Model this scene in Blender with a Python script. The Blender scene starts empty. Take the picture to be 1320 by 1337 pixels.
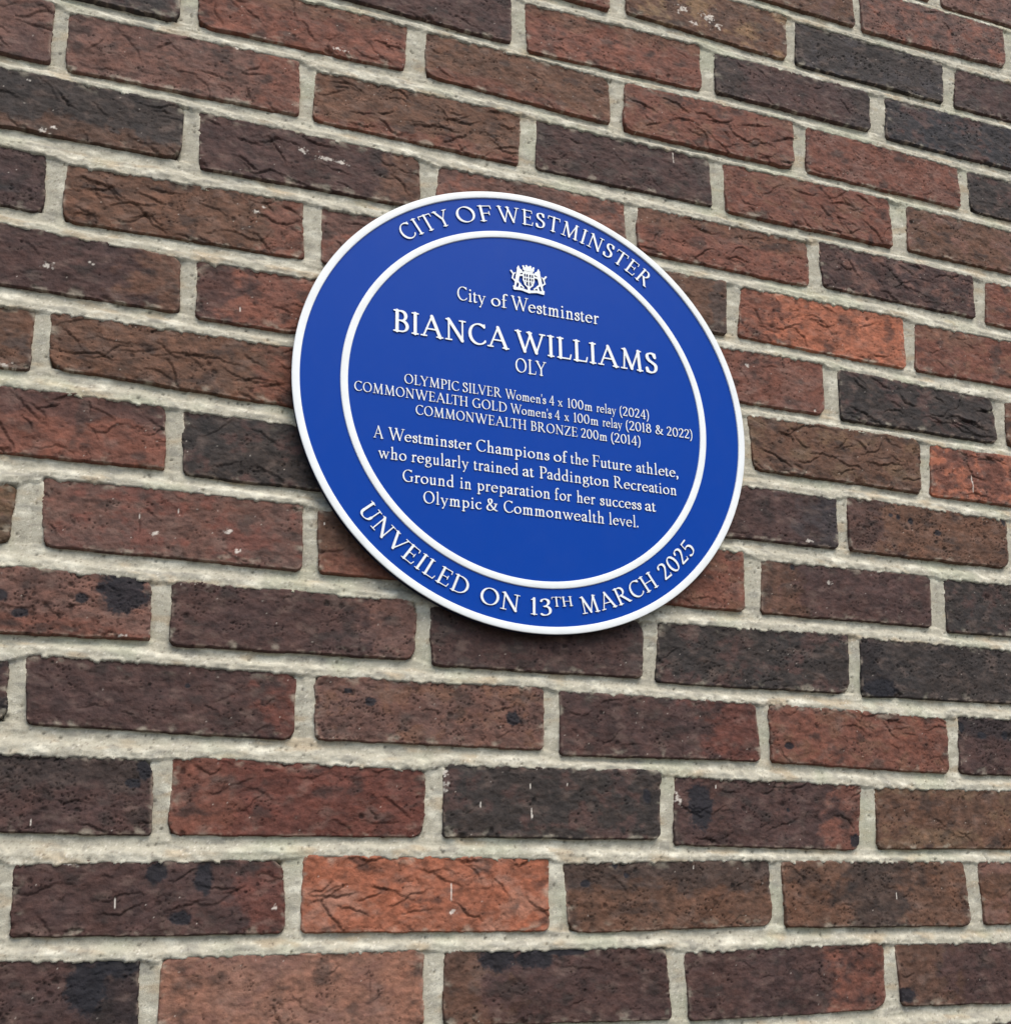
import bpy, math, random
import numpy as np
from mathutils import Matrix, Vector

S = bpy.context.scene
COL = S.collection
PZ = 2.20                      # height of the plaque's centre above the pavement (m)

# ------------------------------------------------------------------ camera
cam_d = bpy.data.cameras.new("camera")
cam = bpy.data.objects.new("camera", cam_d)
COL.objects.link(cam)
rot = Matrix(((0.9261304, -0.0771332, -0.3692328),
              (-0.3757218, -0.2753112, -0.8848937),
              (-0.0333992, 0.9582558, -0.2839547)))
cam.matrix_world = Matrix.Translation((-0.39380, -1.04969, PZ - 0.54383)) @ rot.to_4x4()
cam_d.sensor_fit = 'HORIZONTAL'
cam_d.sensor_width = 36.0
cam_d.lens = 46.216
cam_d.shift_x = -0.07159
cam_d.shift_y = 0.1109
cam_d.clip_start = 0.05
cam_d.clip_end = 500.0
S.camera = cam

# ------------------------------------------------------------------ light
SUN_DIR = Vector((0.16, -0.58, 0.80)).normalized()     # towards the sun (veiled by cloud)
world = bpy.data.worlds.new("World")
S.world = world
world.use_nodes = True
wn = world.node_tree
sky = wn.nodes.new('ShaderNodeTexSky')
sky.sky_type = 'NISHITA'
sky.sun_disc = False
sky.sun_elevation = math.asin(SUN_DIR.z)
sky.sun_rotation = math.atan2(SUN_DIR.x, SUN_DIR.y)
sky.air_density = 1.0
sky.dust_density = 2.0
sky.ozone_density = 1.0
bg = wn.nodes['Background']
bg.inputs['Strength'].default_value = 0.12
wn.links.new(sky.outputs[0], bg.inputs['Color'])
sun_d = bpy.data.lights.new("sun", 'SUN')
sun_d.energy = 1.5
sun_d.angle = math.radians(45)
sun_d.color = (1.0, 0.92, 0.82)
sun = bpy.data.objects.new("sun", sun_d)
COL.objects.link(sun)
sun.rotation_euler = SUN_DIR.to_track_quat('Z', 'Y').to_euler()
sun.location = (1.5, -3, 6)
S.view_settings.view_transform = 'Standard'
S.view_settings.look = 'None'
S.view_settings.exposure = 0.84
S.view_settings.gamma = 1.0

# ------------------------------------------------------------------ helpers
rng = np.random.RandomState(7)
_PERM = np.random.RandomState(3).permutation(4096)
_GA = np.random.RandomState(5).rand(4096) * 2 * np.pi
_GX, _GY = np.cos(_GA), np.sin(_GA)

def _h(ix, iy):
    return _PERM[(_PERM[ix & 4095] + iy) & 4095]

def perlin(x, y):
    x, y = np.broadcast_arrays(x, y)
    ix = np.floor(x).astype(np.int64); iy = np.floor(y).astype(np.int64)
    fx = x - ix; fy = y - iy
    u = fx * fx * fx * (fx * (fx * 6 - 15) + 10); v = fy * fy * fy * (fy * (fy * 6 - 15) + 10)
    def g(a, b):
        h = _h(ix + a, iy + b)
        return _GX[h] * (fx - a) + _GY[h] * (fy - b)
    n0 = g(0, 0) * (1 - u) + g(1, 0) * u
    n1 = g(0, 1) * (1 - u) + g(1, 1) * u
    return (n0 * (1 - v) + n1 * v) * 1.5

def fbm(x, y, o=4, gain=0.5):
    s = 0.0; a = 1.0; t = 0.0
    for i in range(o):
        s = s + a * perlin(x * 2 ** i + 17.3 * i, y * 2 ** i + 9.1 * i); t += a; a *= gain
    return s / t

def worley(x, y):
    """distance to the nearest random point, and that point's random number"""
    ix = np.floor(x).astype(np.int64); iy = np.floor(y).astype(np.int64)
    best = np.full(np.shape(x), 9.0); bid = np.zeros(np.shape(x))
    for a in (-1, 0, 1):
        for b in (-1, 0, 1):
            h = _h(ix + a, iy + b); h2 = _PERM[(h * 7 + 13) & 4095]
            d = np.hypot(ix + a + h / 4096.0 - x, iy + b + h2 / 4096.0 - y)
            m = d < best
            best = np.where(m, d, best); bid = np.where(m, _PERM[(h * 3 + 5) & 4095] / 4096.0, bid)
    return best, bid

def sstep(a, b, x):
    t = np.clip((x - a) / (b - a), 0, 1)
    return t * t * (3 - 2 * t)

def lin(c):
    c = np.asarray(c, float) / 255.0
    return np.where(c <= 0.04045, c / 12.92, ((c + 0.055) / 1.055) ** 2.4)

def make_mesh(name, V, F, mat, parent=None, col=None, smooth=True):
    me = bpy.data.meshes.new(name)
    V = np.asarray(V, np.float32); F = np.asarray(F, np.int32)
    k = F.shape[1]
    me.vertices.add(len(V)); me.vertices.foreach_set('co', V.ravel())
    me.loops.add(F.size); me.loops.foreach_set('vertex_index', F.ravel())
    me.polygons.add(len(F))
    me.polygons.foreach_set('loop_start', np.arange(0, F.size, k, dtype=np.int32))
    if smooth:
        me.polygons.foreach_set('use_smooth', np.ones(len(F), bool))
    me.update(calc_edges=True)
    if col is not None:
        at = me.attributes.new('pigment', 'FLOAT_COLOR', 'POINT')
        c4 = np.ones((len(V), 4), np.float32); c4[:, :3] = col
        at.data.foreach_set('color', c4.ravel())
    me.materials.append(mat)
    o = bpy.data.objects.new(name, me)
    COL.objects.link(o)
    if parent is not None:
        o.parent = parent
    return o

def new_mat(name):
    m = bpy.data.materials.new(name)
    m.use_nodes = True
    return m, m.node_tree, m.node_tree.nodes['Principled BSDF']

def masonry_mat(name, grain, amount, bump, dist, rough, spec):
    m, nt, p = new_mat(name)
    at = nt.nodes.new('ShaderNodeAttribute'); at.attribute_name = 'pigment'
    tc = nt.nodes.new('ShaderNodeTexCoord')
    no = nt.nodes.new('ShaderNodeTexNoise')
    no.inputs['Scale'].default_value = grain; no.inputs['Detail'].default_value = 5
    no.inputs['Roughness'].default_value = 0.65
    nt.links.new(tc.outputs['Object'], no.inputs['Vector'])
    mr = nt.nodes.new('ShaderNodeMapRange')
    mr.inputs[1].default_value = 0.3; mr.inputs[2].default_value = 0.7
    mr.inputs[3].default_value = 1 - amount; mr.inputs[4].default_value = 1 + amount
    nt.links.new(no.outputs[0], mr.inputs[0])
    mx = nt.nodes.new('ShaderNodeVectorMath'); mx.operation = 'SCALE'
    nt.links.new(at.outputs['Color'], mx.inputs[0]); nt.links.new(mr.outputs[0], mx.inputs['Scale'])
    nt.links.new(mx.outputs[0], p.inputs['Base Color'])
    n2 = nt.nodes.new('ShaderNodeTexNoise')
    n2.inputs['Scale'].default_value = grain * 1.4; n2.inputs['Detail'].default_value = 4
    nt.links.new(tc.outputs['Object'], n2.inputs['Vector'])
    b = nt.nodes.new('ShaderNodeBump')
    b.inputs['Strength'].default_value = bump; b.inputs['Distance'].default_value = dist
    nt.links.new(n2.outputs[0], b.inputs['Height']); nt.links.new(b.outputs[0], p.inputs['Normal'])
    p.inputs['Roughness'].default_value = rough
    p.inputs['Specular IOR Level'].default_value = spec
    return m

MAT_BRICK = masonry_mat('fired_clay', 480, 0.15, 0.5, 0.0009, 0.72, 0.17)
MAT_MORTAR = masonry_mat('lime_mortar', 700, 0.11, 0.5, 0.0009, 0.95, 0.2)

# ------------------------------------------------------------------ pavement
m, nt, p = new_mat('paving')
tc = nt.nodes.new('ShaderNodeTexCoord')
bt = nt.nodes.new('ShaderNodeTexBrick')
bt.inputs['Scale'].default_value = 1.0
bt.inputs['Brick Width'].default_value = 0.9; bt.inputs['Row Height'].default_value = 0.6
bt.inputs['Mortar Size'].default_value = 0.008
bt.inputs['Color1'].default_value = (0.13, 0.125, 0.115, 1); bt.inputs['Color2'].default_value = (0.105, 0.10, 0.095, 1)
bt.inputs['Mortar'].default_value = (0.05, 0.05, 0.045, 1)
nt.links.new(tc.outputs['Object'], bt.inputs['Vector'])
nt.links.new(bt.outputs['Color'], p.inputs['Base Color'])
p.inputs['Roughness'].default_value = 0.9
g = 120.0
pave = make_mesh('pavement', [(-g, -g, 0), (g, -g, 0), (g, g, 0), (-g, g, 0)], [(0, 1, 2, 3)], m, smooth=False)
pave['kind'] = 'structure'

# ------------------------------------------------------------------ brick wall
# course, corners as measured on the wall in mm from the plaque's centre (TL, TR, BR, BL as x, z pairs),
# "clay second_clay where creases pits"
BRICKS = [
(-4, (340.2, 704.2, 547.2, 704.2, 547.2, 643.1, 340.2, 646.2), 'M M n 0 1'),
(-4, (566.6, 704.2, 773.6, 704.2, 773.6, 646.2, 566.6, 641.0), 'M M n 0 1'),
(-3, (223.0, 629.2, 430.0, 629.2, 430.0, 569.0, 223.0, 571.2), 'B P n 0 1'),
(-3, (440.5, 629.2, 659.1, 632.7, 653.5, 574.0, 440.5, 566.6), 'M R n 1 2'),
(-2, (-101.2, 554.2, 105.8, 554.2, 105.8, 493.2, -101.2, 496.2), 'R B n 0 1'),
(-2, (127.9, 554.2, 333.9, 556.4, 328.1, 492.8, 127.9, 497.9), 'B Y n 0 1'),
(-2, (343.8, 551.8, 554.3, 551.7, 546.2, 492.8, 341.2, 491.3), 'D N n 0 2'),
(-2, (573.5, 549.2, 775.9, 554.2, 775.9, 496.2, 564.2, 492.1), 'P D n 0 1'),
(-1, (-214.4, 479.2, -7.4, 479.2, -7.4, 418.1, -214.4, 421.2), 'P D l 1 1'),
(-1, (7.4, 473.9, 215.8, 480.2, 213.7, 420.9, 11.9, 414.2), 'R B t 1 1'),
(-1, (233.7, 475.2, 438.9, 476.9, 433.8, 423.7, 231.9, 422.8), 'P D e 1 1'),
(-1, (460.4, 477.4, 665.5, 479.2, 665.5, 421.2, 456.7, 420.1), 'N P n 0 2'),
(0, (-542.0, 404.2, -335.0, 404.2, -335.0, 346.4, -542.0, 346.2), 'D P n 1 0'),
(0, (-318.5, 404.2, -118.1, 407.0, -121.0, 353.0, -318.5, 347.9), 'R B t 2 0'),
(0, (-99.1, 406.2, 101.9, 403.9, 100.3, 347.8, -98.3, 353.0), 'B R b 1 1'),
(0, (119.7, 404.0, 328.4, 409.0, 324.5, 345.5, 116.8, 343.5), 'R B n 3 0'),
(0, (344.2, 405.9, 555.0, 403.2, 552.5, 346.8, 341.5, 346.6), 'R M n 1 1'),
(0, (568.1, 401.0, 775.1, 404.2, 775.1, 346.2, 568.1, 347.1), 'D P n 0 1'),
(1, (-648.1, 329.2, -441.7, 334.1, -440.6, 269.7, -648.1, 271.2), 'M P n 2 0'),
(1, (-429.8, 328.6, -223.7, 333.8, -222.1, 273.7, -426.6, 268.0), 'M R r 2 1'),
(1, (-208.2, 328.5, 0.0, 332.9, -3.0, 272.1, -209.0, 272.0), 'B R b 3 1'),
(1, (16.6, 330.8, 216.0, 332.0, 217.5, 274.0, 16.8, 273.2), 'P D n 1 1'),
(1, (232.8, 331.2, 448.5, 334.5, 446.1, 271.7, 234.9, 271.3), 'R B n 3 0'),
(1, (471.4, 331.5, 677.3, 329.2, 677.3, 271.2, 469.2, 272.6), 'B M n 1 1'),
(2, (-533.5, 254.2, -326.3, 257.0, -326.7, 199.9, -533.5, 196.2), 'D B b 2 0'),
(2, (-312.6, 253.2, -105.2, 254.2, -104.4, 199.4, -309.2, 194.6), 'P B r 2 0'),
(2, (-87.5, 250.7, 112.6, 253.9, 113.4, 198.9, -87.5, 196.2), 'M R n 1 0'),
(2, (127.4, 253.6, 332.5, 254.5, 330.0, 198.9, 126.3, 199.9), 'R B t 2 1'),
(2, (346.6, 257.5, 554.5, 255.0, 552.1, 201.7, 349.8, 202.8), 'P M n 2 2'),
(2, (572.6, 251.5, 777.2, 254.2, 777.2, 196.2, 567.8, 197.7), 'R B n 1 0'),
(3, (-642.3, 179.2, -436.0, 177.0, -434.6, 120.3, -642.3, 121.2), 'N P r 0 2'),
(3, (-419.6, 171.8, -216.0, 179.9, -213.7, 121.5, -418.6, 116.4), 'B R r 3 1'),
(3, (-199.7, 178.7, 8.7, 179.2, 8.7, 121.2, -196.9, 121.0), 'M R n 2 0'),
(3, (17.7, 179.2, 226.5, 183.2, 222.8, 121.3, 17.7, 121.2), 'B D n 1 0'),
(3, (243.8, 182.0, 450.6, 183.0, 446.6, 118.9, 237.3, 122.1), 'O R l 2 1'),
(3, (464.4, 178.8, 669.1, 179.2, 669.1, 121.2, 459.8, 119.2), 'R B n 1 0'),
(4, (-527.1, 104.2, -321.5, 99.2, -318.8, 46.2, -527.1, 46.2), 'P B r 1 0'),
(4, (-307.9, 99.7, -99.2, 104.2, -99.2, 46.2, -304.5, 43.6), 'R P l 1 1'),
(4, (128.0, 104.2, 337.2, 107.0, 332.9, 46.4, 128.0, 46.2), 'R M n 1 1'),
(4, (354.8, 101.8, 558.3, 100.1, 559.5, 45.8, 354.5, 44.4), 'D P n 3 0'),
(4, (576.2, 98.1, 782.2, 104.2, 782.2, 46.2, 574.2, 45.0), 'B R n 0 0'),
(5, (-640.4, 29.2, -433.3, 26.9, -433.5, -28.7, -640.4, -28.8), 'B D n 1 1'),
(5, (-421.5, 27.7, -212.9, 29.2, -212.9, -28.8, -418.3, -22.7), 'B R r 3 1'),
(5, (240.0, 31.7, 452.7, 33.5, 445.6, -28.0, 244.1, -27.1), 'B G n 3 1'),
(5, (465.4, 30.8, 669.9, 29.2, 669.9, -28.8, 460.4, -28.9), 'R O n 2 1'),
(6, (-532.0, -45.8, -326.5, -44.6, -323.4, -101.6, -532.0, -103.8), 'R P t 3 0'),
(6, (-311.5, -45.9, -102.7, -45.8, -102.7, -103.8, -307.9, -104.4), 'D P n 2 1'),
(6, (129.6, -45.8, 338.1, -48.1, 335.0, -103.0, 129.6, -103.8), 'P N r 1 1'),
(6, (350.6, -44.0, 557.6, -46.7, 550.7, -103.3, 349.7, -103.1), 'B P l 0 3'),
(7, (-642.2, -120.8, -433.4, -128.5, -437.0, -178.8, -642.2, -178.8), 'G B n 0 2'),
(7, (-416.5, -120.5, -208.0, -119.3, -207.7, -179.2, -410.3, -178.5), 'M W n 1 1'),
(7, (-195.4, -124.2, 12.9, -120.8, 12.9, -178.8, -192.8, -179.8), 'B R b 1 0'),
(7, (14.6, -120.8, 223.7, -117.9, 219.6, -179.8, 14.6, -178.8), 'R B n 1 1'),
(7, (242.1, -124.8, 444.9, -122.1, 439.4, -177.7, 240.0, -179.6), 'P B l 0 1'),
(7, (461.4, -123.1, 668.2, -120.8, 668.2, -178.8, 461.0, -181.8), 'D P n 0 2'),
(8, (-534.6, -195.8, -328.8, -199.6, -326.5, -249.7, -534.6, -253.8), 'M R b 1 3'),
(8, (-312.1, -199.3, -107.4, -197.6, -109.4, -251.1, -310.4, -252.9), 'P M r 0 2'),
(8, (-95.7, -200.8, 110.6, -198.0, 106.1, -253.6, -92.3, -254.7), 'P D n 0 1'),
(8, (124.9, -198.3, 336.1, -194.8, 331.2, -255.6, 121.6, -256.3), 'D P n 1 2'),
(8, (349.5, -196.1, 555.4, -195.8, 555.4, -253.8, 347.2, -256.2), 'D K l 0 2'),
(9, (-634.5, -270.8, -428.5, -273.8, -426.6, -322.2, -634.5, -328.8), 'K P n 0 1'),
(9, (-417.1, -267.6, -210.3, -269.9, -210.0, -326.0, -411.1, -322.6), 'P W r 1 1'),
(9, (-194.5, -270.8, 9.2, -268.3, 8.4, -325.0, -191.9, -324.5), 'M B n 1 3'),
(9, (23.8, -270.9, 224.0, -270.9, 225.2, -326.2, 24.1, -329.2), 'P W r 1 1'),
(9, (238.2, -270.9, 444.3, -274.5, 441.1, -331.0, 238.3, -327.1), 'R B n 2 1'),
(9, (459.0, -271.3, 664.1, -270.8, 664.1, -328.8, 455.3, -330.5), 'P K t 1 3'),
(10, (-524.8, -345.8, -319.2, -346.1, -316.4, -405.5, -524.8, -403.8), 'P D t 2 3'),
(10, (-304.5, -343.0, -99.2, -346.6, -102.5, -403.1, -303.5, -404.7), 'W R l 2 1'),
(10, (-83.8, -341.4, 119.9, -340.8, 115.7, -401.6, -83.3, -402.8), 'D P n 0 1'),
(10, (133.7, -343.8, 335.3, -345.9, 325.6, -408.4, 131.4, -406.1), 'P R r 2 1'),
(10, (349.2, -347.7, 555.8, -345.8, 555.8, -403.8, 348.3, -407.4), 'B G n 1 1'),
(11, (-412.5, -427.9, -215.7, -422.5, -213.3, -480.0, -409.7, -480.6), 'P W r 2 1'),
(11, (-199.4, -419.9, 9.9, -419.6, 8.2, -480.4, -199.7, -479.5), 'O T n 3 0'),
(11, (21.8, -423.4, 227.1, -418.1, 225.2, -477.9, 27.6, -481.9), 'B D t 1 2'),
(11, (239.1, -420.0, 444.5, -418.1, 446.6, -479.8, 240.2, -479.4), 'B D c 1 2'),
(11, (462.1, -417.9, 670.1, -420.8, 670.1, -478.8, 464.2, -478.5), 'B M n 2 0'),
(12, (-525.8, -495.8, -318.8, -497.8, -318.8, -553.8, -525.8, -553.8), 'P K r 0 2'),
(12, (-304.0, -497.0, -101.1, -493.9, -101.1, -553.8, -304.0, -553.8), 'T M n 1 1'),
(12, (-83.7, -495.9, 117.1, -494.6, 118.6, -556.0, -84.0, -553.8), 'P B l 1 1'),
(12, (134.7, -499.4, 343.1, -494.3, 339.4, -554.0, 136.9, -557.8), 'P R r 1 1'),
(12, (354.1, -495.8, 563.2, -495.8, 563.2, -553.8, 358.3, -551.9), 'P B l 1 1'),
]
WHITE = [(173.1, 322.4, 0.0, 9.0), (-268.0, 57.9, 0.0, 3.75), (516.2, -9.5, 0.0, 12.0), (-403.0, -397.3, 0.0, 3.0), (-339.8, -456.8, 0.0, 5.25), (-77.3, -448.7, 0.0, 10.5), (-75.8, -463.6, 2.25, 1.5), (-6.0, -358.0, 0.0, 3.0), (-51.5, -375.1, 0.0, 3.0), (-5.2, -382.5, 0.0, 6.75), (176.2, -352.3, 0.0, 2.25), (148.5, -425.6, 0.0, 2.25), (362.2, -451.3, 0.0, 3.75), (136.3, -364.0, 3.75, 4.5), (-83.2, -358.4, 3.75, 4.5), (-83.8, -348.0, 3.75, 3.0), (-427.7, 69.2, 4.5, 2.25), (-422.6, 73.2, 1.5, 1.5), (-218.2, 235.7, 4.5, 2.25), (-196.5, 231.8, 7.5, 2.25), (-182.0, 230.3, 6.0, 2.25), (-340.3, -144.5, 0.75, 3.75), (-310.5, -137.6, 0.75, 2.25), (-328.1, -159.2, 3.0, 1.5), (-269.1, -151.3, 2.25, 2.25), (-189.8, -136.2, 0.75, 1.5), (-188.1, 358.2, 3.75, 2.25), (-180.6, 358.5, 3.0, 1.5), (502.6, 100.8, 0.75, 2.25), (300.9, -99.2, 4.5, 1.5), (320.2, -140.6, 2.25, 2.25), (236.2, 250.9, 0.75, 2.25), (195.6, 521.7, 6.0, 4.5), (229.2, 521.5, 7.5, 5.25), (241.2, 511.5, 4.5, 3.75), (209.0, 507.1, 5.25, 2.25), (-440.8, 199.8, 3.75, 2.25), (-432.6, 205.8, 2.25, 1.5), (243.7, 88.7, 1.5, 1.5), (322.8, 48.5, 1.5, 1.5), (-281.6, 331.1, 2.25, 1.5), (-257.7, 160.8, 3.0, 1.5), (-251.1, 166.3, 2.25, 1.5), (-450.8, -28.1, 7.5, 3.0), (-347.4, -248.1, 3.0, 0.75), (-261.5, -168.2, 2.25, 2.25), (-374.2, -427.0, 6.0, 1.5), (-392.6, 77.8, 2.25, 1.5), (-456.9, 247.5, 2.25, 0.75), (28.3, -355.5, 0.75, 1.5), (-220.5, -460.0, 1.5, 1.5)]
BLACK = [(-348.5, -212.4, 21.599999999999998, 18.72), (-20.3, -298.3, 7.199999999999999, 7.199999999999999), (159.2, -370.4, 14.399999999999999, 23.04), (-276.1, -438.4, 7.92, 12.959999999999999), (-310.9, -433.9, 8.64, 8.64), (-292.2, -468.3, 10.08, 5.76), (-37.8, -502.2, 18.72, 11.52), (-4.1, -501.5, 20.16, 10.08), (23.6, -497.0, 21.599999999999998, 4.32), (-356.1, -517.3, 15.84, 21.599999999999998), (-336.9, -501.3, 18.72, 10.08), (403.9, -58.3, 3.5999999999999996, 2.88), (413.3, -59.7, 3.5999999999999996, 2.88), (428.5, -62.3, 3.5999999999999996, 3.5999999999999996), (461.4, -72.5, 4.32, 3.5999999999999996), (-332.2, -365.7, 6.4799999999999995, 4.32), (-324.5, -353.5, 6.4799999999999995, 9.36), (104.9, -363.5, 4.32, 7.199999999999999), (-380.2, -219.7, 5.04, 5.04), (-437.7, -222.4, 5.04, 5.04), (-423.6, -235.4, 6.4799999999999995, 4.32), (43.3, -440.9, 5.76, 3.5999999999999996), (71.4, -424.9, 3.5999999999999996, 3.5999999999999996), (82.0, -433.5, 3.5999999999999996, 2.88), (552.1, -48.2, 2.88, 7.199999999999999), (251.7, -372.3, 2.16, 2.16), (323.2, -399.8, 7.199999999999999, 7.199999999999999), (462.1, -283.1, 3.5999999999999996, 5.76), (487.0, -289.9, 5.76, 4.32), (516.4, -288.5, 4.32, 5.76), (257.3, -310.9, 5.76, 3.5999999999999996), (359.5, -542.3, 17.28, 7.199999999999999), (-147.0, -290.4, 5.04, 4.32), (-166.0, -282.2, 3.5999999999999996, 2.88), (278.5, -128.4, 2.88, 3.5999999999999996), (-295.8, -285.6, 2.16, 2.16), (368.9, -248.7, 21.599999999999998, 12.959999999999999)]
CLAY = dict(M=(112, 87, 79), P=(88, 70, 67), D=(70, 66, 64), R=(117, 80, 68), B=(105, 81, 67), O=(151, 98, 76),
            T=(139, 106, 91), N=(66, 66, 69), K=(44, 42, 44), W=(103, 67, 59), Y=(120, 102, 78), G=(95, 80, 64))
CLAY = {k: lin(v) * dict(P=0.58, D=0.58, N=0.62, K=0.7, M=0.69, W=0.72, B=0.71, R=0.76).get(k, 0.82) for k, v in CLAY.items()}
CLAY = {k: v * np.array((1.07, 0.965, 0.90)) for k, v in CLAY.items()}
C0 = 375.2                                  # height of course 0 above the plaque's centre (mm)
K_TOP, K_BOT = -23, 34
X_MIN, X_MAX = -2300.0, 2700.0
COURSES = {k: [] for k in range(K_TOP, K_BOT + 1)}
for k, c, sp in BRICKS:
    COURSES[k].append([list(c), sp, True])
pr = random.Random(11)
def random_spec():
    a = pr.choices('MPDRBOTNKG', (3, 5, 4, 4, 6, .6, .6, 1, .4, 1))[0]
    return '%s %s %s %d %d' % (a, pr.choice('PDBRM'), pr.choice('nnnlrtb'), pr.choice((0, 1, 1, 2, 3)), pr.choice((0, 1, 1, 2)))
def nominal(k, xl, hi):
    zc = C0 - 75.0 * k
    j = lambda s: pr.uniform(-s, s)
    xr = xl + 207 + j(2.5)
    return [[xl + j(1.5), zc + 29 + j(2), xr, zc + 29 + j(2), xr + j(1.5), zc - 29 + j(1.5), xl, zc - 29 + j(1.5)], random_spec(), hi]
for k in COURSES:
    row = COURSES[k]
    row.sort(key=lambda b: b[0][0])
    if not row:
        row.append(nominal(k, (18.0 if k % 2 else -95.0), False))
    i = 0
    while i < len(row) - 1:                 # courses carried on behind the plaque
        gap = row[i + 1][0][0] - row[i][0][2]
        if gap > 150:
            row.insert(i + 1, nominal(k, row[i][0][2] + (gap - 207) / 2, True))
        i += 1
    n = 0
    while row[0][0][0] > X_MIN + 30:
        row.insert(0, nominal(k, row[0][0][0] - 224 + pr.uniform(-2, 2), -6 < k < 15 and n == 0)); n += 1
    n = 0
    while row[-1][0][2] < X_MAX - 30:
        row.append(nominal(k, row[-1][0][2] + 16 + pr.uniform(-2, 2), -6 < k < 15 and n == 0)); n += 1
    for b in row:                           # the wall's ends are cut plumb
        b[0][0::2] = [min(max(v, X_MIN), X_MAX) for v in b[0][0::2]]
    row[:] = [b for b in row if b[0][2] - b[0][0] > 20]
    if k in (-5, 13):
        for b in row:
            if -650 < b[0][0] < 650:
                b[2] = True

def axis(length, step):
    """grid lines across a brick, close together at its arrises (mm, from the edge)"""
    e = [-2.6, -1.6, -0.8, 0.0, 0.8, 1.6, 2.6]
    if step > 2:
        e = [-2.4, -1.2, 0.0, 1.2, 2.6]
    n = max(2, int(round((length - 2 * e[-1]) / step)))
    mid = np.linspace(e[-1], length - e[-1], n + 1)[1:-1]
    return np.concatenate([e, mid, length - np.array(e[::-1])])

WHITE_A, BLACK_A = np.array(WHITE), np.array(BLACK)

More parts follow.
